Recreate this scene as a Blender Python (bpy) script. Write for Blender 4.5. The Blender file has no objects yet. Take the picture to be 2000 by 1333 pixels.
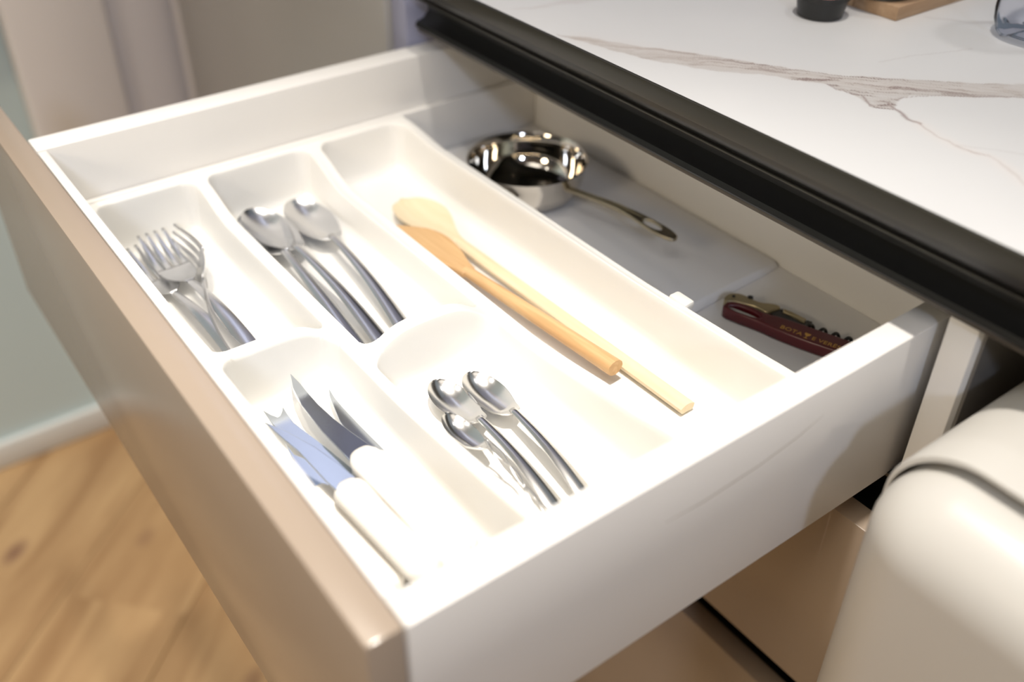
import bpy, bmesh, math, random
import numpy as np
from mathutils import Vector, Matrix, Euler
from mathutils.geometry import tessellate_polygon

# ------------------------------------------------------------------ camera, world, lights, exposure
S = bpy.context.scene
COL = S.collection
R0 = 0.835                      # height of the drawer's rim above the floor (m)
random.seed(4)

cam_d = bpy.data.cameras.new('camera'); cam = bpy.data.objects.new('camera', cam_d); COL.objects.link(cam)
rt = Vector((0.805507674, -0.592547754, 0.006674285)); up = Vector((0.351662335, 0.487053461, 0.799445137)); fw = Vector((0.476960154, 0.641612099, -0.600702028))
m = Matrix((rt, up, -fw)).transposed().to_4x4(); m.translation = (-0.111823, -0.218783, 0.323550 + R0)
cam.matrix_world = m
cam_d.sensor_width = 36; cam_d.lens = 34.654; cam_d.clip_start = 0.01; cam_d.clip_end = 60
cam_d.dof.use_dof = True; cam_d.dof.focus_distance = 0.632; cam_d.dof.aperture_fstop = 3.0
S.camera = cam
S.cycles.transparent_max_bounces = 24

S.view_settings.view_transform = 'Standard'; S.view_settings.look = 'None'
S.view_settings.gamma = 1; S.view_settings.use_curve_mapping = False
S.view_settings.exposure = 0.10

W = bpy.data.worlds.new('hall_light'); S.world = W; W.use_nodes = True
bg = W.node_tree.nodes['Background']; bg.inputs[0].default_value = (0.72, 0.69, 0.66, 1); bg.inputs[1].default_value = 0.085

def lamp(name, loc, target, power, color, size, spread=180, shape='DISK'):
    d = bpy.data.lights.new(name, 'AREA'); d.shape = shape; d.size = size; d.energy = power; d.color = color
    d.spread = math.radians(spread)
    o = bpy.data.objects.new(name, d); COL.objects.link(o); o.location = loc
    v = Vector(target) - Vector(loc); o.rotation_euler = v.to_track_quat('-Z', 'Y').to_euler(); return o

def spot(name, loc, target, power, color, radius, cone, blend=1.0):
    d = bpy.data.lights.new(name, 'SPOT'); d.energy = power; d.color = color; d.shadow_soft_size = radius
    d.spot_size = math.radians(cone); d.spot_blend = blend
    o = bpy.data.objects.new(name, d); COL.objects.link(o); o.location = loc
    o.rotation_euler = (Vector(target) - Vector(loc)).to_track_quat('-Z', 'Y').to_euler(); return o

KEY = spot('ceiling_spot_key', (0.13, 0.04, R0 + 1.80), (0.13, 0.02, R0), 76, (1.0, 0.94, 0.86), 0.035, 50)
spot('ceiling_spot_key_narrow', (0.135, 0.02, R0 + 1.80), (0.06, 0.0, R0), 84, (1.0, 0.94, 0.86), 0.035, 28)
spot('ceiling_spot_worktop', (0.90, -0.10, R0 + 1.85), (0.72, 0.02, R0), 16, (1.0, 0.98, 0.98), 0.045, 42)
spot('ceiling_spot_aisle', (-0.16, 0.36, R0 + 1.85), (-0.30, 0.80, 0), 52, (1.0, 0.92, 0.80), 0.06, 50)
spot('ceiling_spot_wall', (-0.9, 0.75, R0 + 1.85), (-0.55, 0.9, 0), 125, (1.0, 0.95, 0.88), 0.06, 60)
lamp('hall_panel_cool', (-0.85, -2.10, R0 + 1.32), (0.3, 0.3, R0), 6.0, (0.66, 0.77, 1.0), 0.25, 120)
lamp('fill_left', (-2.4, -0.2, R0 + 1.4), (0.2, 0.2, R0), 10.0, (1.0, 0.84, 0.62), 0.6, 140)  # added unseen warm fill, main ambient for the drawer
lamp('fill_near', (0.1, -2.6, R0 + 0.9), (0.2, 0.2, R0), 1.0, (1.0, 0.76, 0.46), 0.9, 140)  # added unseen fill warming the drawer's near side
spot('blade_reflection_spot', (-1.0, 0.2, R0 + 1.7), (0.326, 0.88, R0 + 0.75), 260, (0.85, 0.90, 1.0), 0.06, 26)  # added spot, brightens the unseen upper door mirrored in the blades
lamp('ceiling_light_panel', (-0.75, -0.35, R0 + 1.93), (-0.75, -0.35, 0), 9.0, (1.0, 0.95, 0.88), 1.1, 180, 'SQUARE')
lamp('ceiling_light_panel', (0.25, -1.25, R0 + 1.93), (0.25, -1.25, 0), 2.5, (1.0, 0.92, 0.80), 0.9, 180, 'SQUARE')
# the row of small warm bulbs of the hall ceiling (mirrored in the pan)
for r in range(2):
    for k in range(7):
        a_ = math.radians(207 + 7.5 * k + 2 * r); d_ = 7.0
        p_ = (0.3 + d_ * math.cos(a_), 0.3 + d_ * math.sin(a_), R0 + 0.95 + 0.75 * r)
        lamp('hall_bulb', p_, (0.3, 0.3, R0), 1.2, (1.0, 0.76, 0.46), 0.14, 160)

# ------------------------------------------------------------------ materials
def mat(name, col, rough=0.5, metal=0.0, coat=0.0, spec=0.5, coat_rough=0.1):
    M = bpy.data.materials.new(name); M.use_nodes = True
    b = M.node_tree.nodes['Principled BSDF']
    b.inputs['Base Color'].default_value = (*col, 1); b.inputs['Roughness'].default_value = rough
    b.inputs['Metallic'].default_value = metal; b.inputs['Coat Weight'].default_value = coat
    b.inputs['Coat Roughness'].default_value = coat_rough
    b.inputs['Specular IOR Level'].default_value = spec
    return M
def N(M, t, **kw):
    n = M.node_tree.nodes.new(t)
    for k, v in kw.items(): setattr(n, k, v)
    return n
def L(M, a, b): M.node_tree.links.new(a, b)
def noise_var(M, scale, amt, colr, bump=0.0, stretch=(1, 1, 1), coord='Object'):
    """mix a second tone by noise, and fine bump"""
    nt = M.node_tree; b = nt.nodes['Principled BSDF']
    tc = N(M, 'ShaderNodeTexCoord'); mp = N(M, 'ShaderNodeMapping'); mp.inputs['Scale'].default_value = stretch
    no = N(M, 'ShaderNodeTexNoise'); no.inputs['Scale'].default_value = scale; no.inputs['Detail'].default_value = 6
    L(M, tc.outputs[coord], mp.inputs[0]); L(M, mp.outputs[0], no.inputs['Vector'])
    mx = N(M, 'ShaderNodeMix', data_type='RGBA'); mx.inputs[6].default_value = b.inputs['Base Color'].default_value; mx.inputs[7].default_value = (*colr, 1)
    ma = N(M, 'ShaderNodeMath', operation='MULTIPLY'); ma.inputs[1].default_value = amt
    L(M, no.outputs[0], ma.inputs[0]); L(M, ma.outputs[0], mx.inputs[0]); L(M, mx.outputs[2], b.inputs['Base Color'])
    if bump:
        bp = N(M, 'ShaderNodeBump'); bp.inputs['Strength'].default_value = bump; bp.inputs['Distance'].default_value = 0.0005
        L(M, no.outputs[0], bp.inputs['Height']); L(M, bp.outputs[0], b.inputs['Normal'])
    return M

lacquer = noise_var(mat('greige_lacquer', (0.375, 0.300, 0.235), 0.22), 3, 0.12, (0.36, 0.29, 0.225))
melamine = noise_var(mat('white_melamine', (0.84, 0.82, 0.79), 0.42), 5, 0.1, (0.80, 0.78, 0.75))
plastic = noise_var(mat('white_plastic', (0.86, 0.845, 0.81), 0.42), 8, 0.1, (0.84, 0.82, 0.78))
liner_m = mat('pale_liner', (0.80, 0.79, 0.79), 0.5)
steel = mat('polished_steel', (0.84, 0.83, 0.81), 0.21, 1.0)
steel_b = noise_var(mat('brushed_steel', (0.76, 0.76, 0.77), 0.22, 1.0), 300, 0.35, (0.5, 0.52, 0.55), 0.05, (1, 12, 1))
steel_pan = mat('pan_steel', (0.66, 0.62, 0.56), 0.07, 1.0)
pan_handle_m = mat('handle_steel', (0.42, 0.37, 0.27), 0.38, 1.0)
blade_m = noise_var(mat('blade_steel', (0.66, 0.70, 0.74), 0.12, 1.0), 260, 0.3, (0.5, 0.54, 0.58), 0.03, (1, 10, 1))
ivory = mat('ivory_plastic', (0.86, 0.82, 0.76), 0.35)
black_lam = noise_var(mat('black_laminate', (0.026, 0.024, 0.017), 0.38), 60, 0.3, (0.036, 0.032, 0.024))
black_alu = mat('black_aluminium', (0.010, 0.010, 0.010), 0.35)
brown_alu = mat('bronze_aluminium', (0.05, 0.04, 0.03), 0.4)
bin_m = mat('bin_plastic', (0.57, 0.55, 0.51), 0.30)
teal = noise_var(mat('teal_grey_wall', (0.58, 0.70, 0.72), 0.55), 1.5, 0.35, (0.46, 0.57, 0.58))
pale_panel = noise_var(mat('pale_panel', (0.80, 0.77, 0.75), 0.5), 2, 0.2, (0.76, 0.73, 0.71))
grey_panel = noise_var(mat('grey_panel', (0.66, 0.64, 0.65), 0.5), 2, 0.2, (0.62, 0.60, 0.61))
base_m = mat('white_baseboard', (0.75, 0.77, 0.75), 0.45)
wall_dark = noise_var(mat('slate_wall', (0.30, 0.38, 0.46), 0.6), 2, 0.3, (0.26, 0.33, 0.42))
ceil_m = mat('ceiling_paint', (0.72, 0.74, 0.80), 0.8)
door_m = noise_var(mat('grey_lacquer', (0.36, 0.345, 0.325), 0.30), 2, 0.2, (0.32, 0.30, 0.28))
endp_m = mat('cool_light_panel', (0.33, 0.34, 0.46), 0.4)  # white panel, the cool light on it put into the colour
pale_blue = mat('blade_reflection_blue', (0.60, 0.63, 0.78), 0.35)  # invented blue for the unseen upper door, for the knife blades to reflect
red_m = mat('dark_red_plastic', (0.085, 0.006, 0.010), 0.36, coat=0.1)
bronze_m = noise_var(mat('champagne_metal', (0.40, 0.33, 0.20), 0.36, 1.0), 200, 0.3, (0.3, 0.25, 0.15))
bronze_m.node_tree.nodes['Principled BSDF'].inputs['Metallic'].default_value = 0.7
blackm = mat('black_metal', (0.012, 0.012, 0.012), 0.35)
gold_m = mat('gold_print', (0.55, 0.30, 0.06), 0.4)
cup_m = mat('black_plastic', (0.013, 0.013, 0.013), 0.4)
red_food = noise_var(mat('red_spread', (0.62, 0.10, 0.08), 0.3), 180, 1.0, (0.9, 0.45, 0.38), 0.4)
white_cer = mat('white_ceramic', (0.8, 0.8, 0.78), 0.2)
ink_m = mat('blue_ink', (0.05, 0.05, 0.30), 0.5)

def wood_mat(name, c1, c2, scale=(1, 14, 14), rough=0.5, knots=False, randomize=False, k=9.0):
    M = mat(name, c1, rough); b = M.node_tree.nodes['Principled BSDF']
    tc = N(M, 'ShaderNodeTexCoord'); mp = N(M, 'ShaderNodeMapping'); mp.inputs['Scale'].default_value = scale
    L(M, tc.outputs['Object'], mp.inputs[0])
    if randomize:
        oi = N(M, 'ShaderNodeObjectInfo'); mu = N(M, 'ShaderNodeMath', operation='MULTIPLY'); mu.inputs[1].default_value = 40
        cx = N(M, 'ShaderNodeCombineXYZ'); L(M, oi.outputs['Random'], mu.inputs[0]); L(M, mu.outputs[0], cx.inputs[0]); L(M, mu.outputs[0], cx.inputs[1])
        L(M, cx.outputs[0], mp.inputs['Location'])
    no = N(M, 'ShaderNodeTexNoise'); no.inputs['Scale'].default_value = k; no.inputs['Detail'].default_value = 7; no.inputs['Distortion'].default_value = 0.6
    L(M, mp.outputs[0], no.inputs['Vector'])
    cr = N(M, 'ShaderNodeValToRGB'); cr.color_ramp.elements[0].color = (*c2, 1); cr.color_ramp.elements[1].color = (*c1, 1)
    cr.color_ramp.elements[0].position = 0.34; cr.color_ramp.elements[1].position = 0.62
    L(M, no.outputs[0], cr.inputs[0]); out = cr.outputs[0]
    if knots:
        vo = N(M, 'ShaderNodeTexVoronoi'); vo.inputs['Scale'].default_value = 4.2; mp2 = N(M, 'ShaderNodeMapping'); mp2.inputs['Scale'].default_value = (1, 1.7, 1)
        L(M, tc.outputs['Object'], mp2.inputs[0])
        if randomize: L(M, cx.outputs[0], mp2.inputs['Location'])
        L(M, mp2.outputs[0], vo.inputs['Vector'])
        r2 = N(M, 'ShaderNodeMapRange'); r2.inputs[1].default_value = 0.04; r2.inputs[2].default_value = 0.14; r2.inputs[3].default_value = 0.75; r2.inputs[4].default_value = 0.0
        L(M, vo.outputs['Distance'], r2.inputs[0])
        mx = N(M, 'ShaderNodeMix', data_type='RGBA'); mx.inputs[7].default_value = (0.16, 0.07, 0.045, 1)
        L(M, r2.outputs[0], mx.inputs[0]); L(M, out, mx.inputs[6]); out = mx.outputs[2]
    L(M, out, b.inputs['Base Color'])
    return M
oak = wood_mat('oak_planks', (0.49, 0.315, 0.155), (0.33, 0.19, 0.085), (1.2, 9, 9), 0.42, knots=True, randomize=True, k=2.2)
beech = wood_mat('pale_beech', (0.86, 0.72, 0.50), (0.82, 0.66, 0.43), (4, 60, 60), 0.5, k=3)
cherry = wood_mat('honey_wood', (0.76, 0.50, 0.25), (0.62, 0.36, 0.16), (4, 60, 60), 0.5, k=3)
board_m = wood_mat('board_wood', (0.46, 0.31, 0.19), (0.33, 0.21, 0.12), (6, 40, 40), 0.5, k=2.5)

glass = bpy.data.materials.new('clear_plastic'); glass.use_nodes = True
_nt = glass.node_tree; _nt.nodes.remove(_nt.nodes['Principled BSDF']); _o = _nt.nodes['Material Output']
_t = N(glass, 'ShaderNodeBsdfTransparent'); _t.inputs[0].default_value = (0.955, 0.96, 0.98, 1)
_g = N(glass, 'ShaderNodeBsdfGlossy'); _g.inputs['Roughness'].default_value = 0.10
_lw = N(glass, 'ShaderNodeLayerWeight'); _lw.inputs[0].default_value = 0.06
_mx = N(glass, 'ShaderNodeMixShader'); L(glass, _lw.outputs['Fresnel'], _mx.inputs[0]); L(glass, _t.outputs[0], _mx.inputs[1]); L(glass, _g.outputs[0], _mx.inputs[2]); L(glass, _mx.outputs[0], _o.inputs[0])

# ------------------------------------------------------------------ helpers
def link(o, parent=None):
    COL.objects.link(o)
    if parent is not None: o.parent = parent
    return o
def mesh_obj(name, me, material, parent=None, smooth=False, kind=None):
    if material and not me.materials: me.materials.append(material)
    if smooth:
        for p in me.polygons: p.use_smooth = True
    o = bpy.data.objects.new(name, me); link(o, parent)
    if kind: o['kind'] = kind
    return o
def bm_obj(name, bm, material, parent=None, smooth=False, kind=None):
    bmesh.ops.recalc_face_normals(bm, faces=bm.faces[:])
    me = bpy.data.meshes.new(name); bm.to_mesh(me); bm.free()
    if smooth == 'auto':
        me.shade_smooth() if hasattr(me, 'shade_smooth') else None
        try: me.set_sharp_from_angle(angle=math.radians(35))
        except Exception: pass
        smooth = False
    return mesh_obj(name, me, material, parent, smooth, kind)
def tag(o, label, cat, group=None):
    o['label'] = label; o['category'] = cat
    if group: o['group'] = group
    return o
def empty(name, loc=(0, 0, 0), rz=0.0, parent=None):
    o = bpy.data.objects.new(name, None); o.empty_display_size = 0.02; o.location = loc; o.rotation_euler = (0, 0, rz)
    return link(o, parent)
def box_bm(x0, x1, y0, y1, z0, z1, bev=0.0, seg=2, off=(0, 0, 0)):
    bm = bmesh.new(); bmesh.ops.create_cube(bm, size=1)
    for v in bm.verts:
        v.co = Vector(((x0 + x1) / 2 + v.co.x * (x1 - x0) - off[0], (y0 + y1) / 2 + v.co.y * (y1 - y0) - off[1], (z0 + z1) / 2 + v.co.z * (z1 - z0) - off[2]))
    if bev: bmesh.ops.bevel(bm, geom=bm.edges[:], offset=bev, segments=seg, profile=0.5, affect='EDGES')
    return bm
def box(name, b, material, parent=None, bev=0.001, base=(0, 0, 0), kind=None):
    """b = (x0,x1,y0,y1,z0,z1), z measured from the drawer's rim; base = the parent's position"""
    x0, x1, y0, y1, z0, z1 = b
    return bm_obj(name, box_bm(x0, x1, y0, y1, z0 + R0, z1 + R0, bev, off=base), material, parent, 'auto' if bev else False, kind)
def grid_mesh(name, X, Y, Z):
    ny, nx = X.shape
    co = np.stack([X, Y, Z], -1).reshape(-1, 3)
    i = np.arange(ny * nx).reshape(ny, nx)
    f = np.stack([i[:-1, :-1], i[:-1, 1:], i[1:, 1:], i[1:, :-1]], -1).reshape(-1, 4)
    me = bpy.data.meshes.new(name)
    me.vertices.add(len(co)); me.vertices.foreach_set('co', co.astype(np.float32).ravel())
    me.loops.add(f.size); me.loops.foreach_set('vertex_index', f.astype(np.int32).ravel())
    me.polygons.add(len(f)); me.polygons.foreach_set('loop_start', np.arange(0, f.size, 4, dtype=np.int32))
    me.update(calc_edges=True); me.validate()
    return me
def loft_bm(st, Mx=10, superk=1.0):
    """st: list of (x, yc, zc, halfwidth, dish, thick). section: z = zc + dish*u^2 on top, thick below; closed"""
    bm = bmesh.new(); rings = []
    for (x, yc, zc, w, d, t) in st:
        ring = []
        for k in range(Mx + 1):
            u = -math.cos(math.pi * k / Mx)
            ring.append(bm.verts.new((x, yc + w * u, zc + d * u * u)))
        for k in range(Mx - 1, 0, -1):
            u = -math.cos(math.pi * k / Mx)
            ring.append(bm.verts.new((x, yc + w * u * 0.985, zc + d * u * u - t * (1 - abs(u) ** 4) ** 0.5)))
        rings.append(ring)
    n = len(rings[0])
    for a, b in zip(rings[:-1], rings[1:]):
        for k in range(n): bm.faces.new((a[k], a[(k + 1) % n], b[(k + 1) % n], b[k]))
    bm.faces.new(rings[0]); bm.faces.new(rings[-1][::-1])
    return bm
def tube_bm(path, radii, n=10, bm=None, caps=True, squash=1.0):
    bm = bm or bmesh.new(); P = [Vector(p) for p in path]; rings = []
    for i, p in enumerate(P):
        d = (P[min(i + 1, len(P) - 1)] - P[max(i - 1, 0)]).normalized()
        a = Vector((0, 0, 1)).cross(d)
        if a.length < 1e-4: a = Vector((1, 0, 0))
        a.normalize(); b = d.cross(a); r = radii[i] if hasattr(radii, '__len__') else radii
        rings.append([bm.verts.new(p + a * r * math.cos(2 * math.pi * k / n) + b * r * squash * math.sin(2 * math.pi * k / n)) for k in range(n)])
    for q, w in zip(rings[:-1], rings[1:]):
        for k in range(n): bm.faces.new((q[k], q[(k + 1) % n], w[(k + 1) % n], w[k]))
    if caps: bm.faces.new(rings[0][::-1]); bm.faces.new(rings[-1])
    return bm
def lathe_bm(prof, n=64):
    bm = bmesh.new(); rings = []
    for (r, z) in prof:
        if r < 1e-6: rings.append([bm.verts.new((0, 0, z))])
        else: rings.append([bm.verts.new((r * math.cos(2 * math.pi * k / n), r * math.sin(2 * math.pi * k / n), z)) for k in range(n)])
    for a, b in zip(rings[:-1], rings[1:]):
        for k in range(n):
            k2 = (k + 1) % n
            if len(a) == 1: bm.faces.new((a[0], b[k], b[k2]))
            elif len(b) == 1: bm.faces.new((a[k], a[k2], b[0]))
            else: bm.faces.new((a[k], a[k2], b[k2], b[k]))
    return bm
def smooth_poly(pts, it=2):
    P = [Vector(p) for p in pts]
    for _ in range(it):
        Q = []
        for i in range(len(P)):
            a, b = P[i], P[(i + 1) % len(P)]
            Q += [a * 0.75 + b * 0.25, a * 0.25 + b * 0.75]
        P = Q
    return [tuple(p) for p in P]
def plate(name, outlines, h, bev, material, parent=None, z=0.0, smooth_it=0, tilt=None):
    """a flat outline (with holes) given real thickness h and rounded edges, lying at height z"""
    cu = bpy.data.curves.new(name, 'CURVE'); cu.dimensions = '2D'; cu.fill_mode = 'BOTH'
    for pts in outlines:
        if smooth_it: pts = smooth_poly(pts, smooth_it)
        sp = cu.splines.new('POLY'); sp.points.add(len(pts) - 1); sp.use_cyclic_u = True
        for q, p in zip(sp.points, pts): q.co = (p[0], p[1], 0, 1)
    cu.extrude = max(h / 2 - bev, 0.00005); cu.bevel_depth = bev; cu.bevel_resolution = 2; cu.offset = -bev
    t = bpy.data.objects.new('t', cu); COL.objects.link(t)
    me = bpy.data.meshes.new_from_object(t.evaluated_get(bpy.context.evaluated_depsgraph_get()))
    bpy.data.objects.remove(t); bpy.data.curves.remove(cu); me.name = name
    for v in me.vertices: v.co.z += z + h / 2
    if tilt:
        for v in me.vertices: v.co.z += tilt(v.co.x, v.co.y)
    me.materials.clear()
    o = mesh_obj(name, me, material, parent)
    for p in me.polygons: p.use_smooth = True
    try: me.set_sharp_from_angle(angle=math.radians(30))
    except Exception: pass
    return o
def text_mesh(name, s, size, material, parent, loc, rot, extrude=0.0001):
    cu = bpy.data.curves.new(name, 'FONT'); cu.body = s; cu.size = size; cu.extrude = extrude; cu.space_character = 1.05
    t = bpy.data.objects.new('t', cu); COL.objects.link(t)
    me = bpy.data.meshes.new_from_object(t.evaluated_get(bpy.context.evaluated_depsgraph_get()))
    bpy.data.objects.remove(t); bpy.data.curves.remove(cu); me.materials.clear()
    o = mesh_obj(name, me, material, parent); o.location = loc; o.rotation_euler = rot; return o

# ------------------------------------------------------------------ the setting
floor = box('floor', (-8.0, 2.2, -8.0, 1.30, -R0 - 0.05, -R0 - 0.004), oak, None, 0, kind='structure')
ang = math.radians(43); ca, sa = math.cos(ang), math.sin(ang)
def to_uv(x, y): return x * ca + y * sa, -x * sa + y * ca
pu = 0.19; v_seam = to_uv(0.041, 1.024)[1]
plank_meshes = []
for L_ in (1.2,):
    bm = box_bm(0, L_ - 0.0015, 0, pu - 0.0015, -0.006, 0, 0.0012, 1); me = bpy.data.meshes.new('plank'); bm.to_mesh(me); bm.free(); me.materials.append(oak); plank_meshes.append(me)
for i in range(-5, 9):
    v0 = v_seam + (i - 3) * pu
    sh = (i * 0.43) % 1.2
    for j in range(-2, 2):
        u0 = j * 1.2 + sh - 0.3
        x, y = u0 * ca - v0 * sa, u0 * sa + v0 * ca
        cxm, cym = x + 0.6 * ca - 0.095 * sa, y + 0.6 * sa + 0.095 * ca
        ys = [y, y + 1.2 * sa, y + pu * ca, y + 1.2 * sa + pu * ca]
        if max(ys) > 1.30 or not (-1.5 < cxm < 1.0 and -1.2 < cym < 1.3): continue
        o = bpy.data.objects.new('floor_plank', plank_meshes[0]); link(o, floor); o.location = (x, y, 0.0); o.rotation_euler = (0, 0, ang)
# the far strip along the wall, where whole planks would run through it: cut planks
for i in range(-2, 10):
    v0 = v_seam + (i - 5) * pu
    bm = bmesh.new()
    quad = [(u_, v_) for u_, v_ in ((-2.0, v0), (3.0, v0), (3.0, v0 + pu - 0.0015), (-2.0, v0 + pu - 0.0015))]
    P = [(u_ * ca - v_ * sa, u_ * sa + v_ * ca) for u_, v_ in quad]
    vs = [bm.verts.new((p[0], p[1], -0.0012)) for p in P]; bm.faces.new(vs)
    for co_, no_ in (((0, 1.29, 0), (0, 1, 0)), ((0, 0.2, 0), (0, -1, 0)), ((-1.5, 0, 0), (-1, 0, 0)), ((0.9, 0, 0), (1, 0, 0))):
        bmesh.ops.bisect_plane(bm, geom=bm.verts[:] + bm.edges[:] + bm.faces[:], plane_co=co_, plane_no=no_, clear_outer=True)
    bm.faces.ensure_lookup_table()
    if len(bm.faces):
        c = bm.faces[0].calc_center_median()
        for v in bm.verts: # into the plank's own axes
            p = v.co - c; v.co = Vector((p.x * ca + p.y * sa, -p.x * sa + p.y * ca, p.z))
        r = bmesh.ops.extrude_face_region(bm, geom=bm.faces[:])
        for v in r['geom']:
            if isinstance(v, bmesh.types.BMVert): v.co.z -= 0.005
        o = bm_obj('floor_plank', bm, oak, floor); o.location = c; o.rotation_euler = (0, 0, ang)
    else: bm.free()

wall_back = box('wall_back', (-3.0, 2.2, 1.24, 1.34, -R0, 1.95), teal, None, 0, kind='structure')
box('baseboard_back', (-3.0, 0.139, 1.228, 1.24, -R0, -R0 + 0.048), base_m, None, 0.002, kind='structure')
t1 = box('trim_1', (0.112, 0.243, 1.19, 1.24, -R0, 1.95), pale_panel, None, 0.008, kind='structure')
t2 = box('trim_2', (0.243, 0.36, 1.205, 1.24, -R0, 1.95), grey_panel, None, 0.003, kind='structure')
box('trim_3', (-1.2, 0.06, 1.19, 1.24, -0.16, 0.30), black_lam, None, 0.003, kind='structure')
box('wall_right', (0.96, 1.06, -2.6, 1.24, -R0, 1.95), wall_dark, None, 0, kind='structure')
box('ceiling', (-3.0, 2.2, -2.6, 1.34, 1.95, 2.02), ceil_m, None, 0, kind='structure')

# ------------------------------------------------------------------ tall cabinet beyond the worktop
b0 = (0.62, 0.85, 0.0)
tc = empty('tall_cabinet', b0)
tag(tc, 'tall grey-fronted cabinet standing at the far end of the marble worktop', 'cabinet')
box('door', (0.326, 0.345, 0.569, 1.147, -R0 + 0.10, 0.22), door_m, tc, 0.0015, b0)
box('door', (0.326, 0.345, 0.569, 1.147, 0.224, 1.40), pale_blue, tc, 0.0015, b0)['label'] = 'unseen upper door, blue added for blade reflections'
box('body', (0.3455, 0.955, 0.5675, 1.185, -R0 + 0.10, 1.40), door_m, tc, 0.001, b0)
box('filler_strip', (0.330, 0.350, 1.149, 1.185, -R0 + 0.10, 1.40), grey_panel, tc, 0.001, b0)
box('plinth', (0.38, 0.93, 0.5675, 1.185, -R0, -R0 + 0.099), black_alu, tc, 0, b0)
o = box('side_panel', (0.3325, 0.955, 0.5415, 0.5670, -R0, 1.40), endp_m, tc, 0.001, b0); o['label'] = 'end panel with cool light put into its blue-grey colour'

# ------------------------------------------------------------------ base cabinet with the open drawer
b0 = (0.60, 0.26, 0.0)
bc = empty('base_cabinet', b0)
tag(bc, 'white kitchen drawer cabinet under the marble worktop, its top drawer pulled wide open', 'cabinet')
box('side_panel', (0.345, 0.90, -0.0255, -0.0075, -R0 + 0.10, 0.0155), melamine, bc, 0.0006, b0)
box('side_panel', (0.480, 0.90, 0.5165, 0.5340, -R0 + 0.10, 0.0155), melamine, bc, 0.0006, b0).location.y += 0.0
box('back_panel', (0.88, 0.90, -0.0075, 0.534, -R0 + 0.10, 0.0155), melamine, bc, 0, b0)
box('bottom_panel', (0.345, 0.88, -0.0075, 0.534, -R0 + 0.10, -R0 + 0.118), melamine, bc, 0, b0)
box('plinth', (0.385, 0.90, -0.0255, 0.534, -R0, -R0 + 0.099), black_alu, bc, 0, b0)
# recessed grip channels between the drawers
def channel(za, zb):
    box('grip_channel', (0.372, 0.378, -0.0075, 0.520, za, zb), black_alu, bc, 0, b0)
    box('grip_channel', (0.347, 0.372, -0.0075, 0.520, zb, zb + 0.003), black_alu, bc, 0, b0)
    box('grip_channel', (0.347, 0.372, -0.0075, 0.520, za - 0.003, za), black_alu, bc, 0, b0)
channel(-0.165, -0.1185); channel(-0.385, -0.318)
for (za, zb) in ((-0.3297, -0.149), (-0.715, -0.3668)):
    box('drawer_front', (0.326, 0.345, -0.0250, 0.530, za, zb), lacquer, bc, 0.0012, b0)
    pass
box('inner_drawer', (0.352, 0.86, 0.004, 0.505, -0.315, -0.21), melamine, bc, 0.001, b0)
# handle profile under the worktop edge: a dark curved aluminium channel with a lip
prof = [(0.3300, 0.0640), (0.3300, 0.0560), (0.3335, 0.0500), (0.3420, 0.0455), (0.3480, 0.0400), (0.3490, 0.0330), (0.3440, 0.0275), (0.3365, 0.0250), (0.3350, 0.0215),
        (0.3365, 0.0195), (0.3450, 0.0195), (0.3560, 0.0250), (0.3580, 0.0400), (0.3560, 0.0640)]
bm = bmesh.new(); ra = [bm.verts.new((x - b0[0], -0.62 - b0[1], z + R0)) for x, z in prof]; rb = [bm.verts.new((x - b0[0], 0.5300 - b0[1], z + R0)) for x, z in prof]
for k in range(len(prof)): bm.faces.new((ra[k], ra[(k + 1) % len(prof)], rb[(k + 1) % len(prof)], rb[k]))
bm.faces.new(ra); bm.faces.new(rb[::-1]); bm_obj('handle_profile', bm, black_alu, bc, 'auto')
o = box('profile_lip', (0.3375, 0.3440, -0.62, 0.5300, 0.0160, 0.0195), brown_alu, bc, 0.0005, b0)
box('profile_bead', (0.3325, 0.3355, -0.62, 0.5300, 0.0470, 0.0485), black_lam, bc, 0.0004, b0)

# the drawer itself: part of the cabinet, its panels are sub-parts
dr = empty('drawer', (0.2 - b0[0], 0.27 - b0[1], R0 - 0.05), 0, bc); dr['label'] = 'open top drawer'
db = (0.2, 0.27, R0 - 0.05)
def dbx(name, b, material, bev=0.0012): return box(name, b, material, dr, bev, db)
dbx('front_panel', (-0.0180, 0.0, 0.0005, 0.686, -0.208, 0.0), lacquer, 0.0018)
dbx('inner_front', (0.0004, 0.0070, 0.018, 0.514, -0.112, -0.0004), melamine, 0.0008)
dbx('side_wall', (0.0004, 0.4700, 0.0, 0.0176, -0.1176, 0.0), melamine, 0.0012)
dbx('side_wall', (0.0004, 0.4700, 0.5155, 0.5400, -0.1176, 0.0), melamine, 0.0012)
dbx('side_ledge', (0.0074, 0.4545, 0.5080, 0.5150, -0.098, -0.0470), melamine, 0.0010)
dbx('back_wall', (0.4550, 0.4700, 0.018, 0.515, -0.112, 0.0), melamine, 0.001)
dbx('bottom_panel', (0.0074, 0.4545, 0.018, 0.515, -0.1120, -0.0990), liner_m, 0)
# the fine groove along the outside of the near side wall
bm = bmesh.new()
g = [(0.144, -0.0322), (0.1705, -0.0333), (0.209, -0.0312), (0.239, -0.0267), (0.2573, -0.0214), (0.239, -0.0271), (0.209, -0.0317), (0.1705, -0.0338)]
va = [bm.verts.new((x - db[0], -0.00015 - db[1], z + 0.05)) for x, z in g]; bm.faces.new(va)
r = bmesh.ops.extrude_face_region(bm, geom=bm.faces[:])
for v in r['geom']:
    if isinstance(v, bmesh.types.BMVert): v.co.y += 0.0003
gm = mat('groove_grey', (0.40, 0.35, 0.29), 0.6)
bm_obj('scratch', bm, gm, dr)

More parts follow.
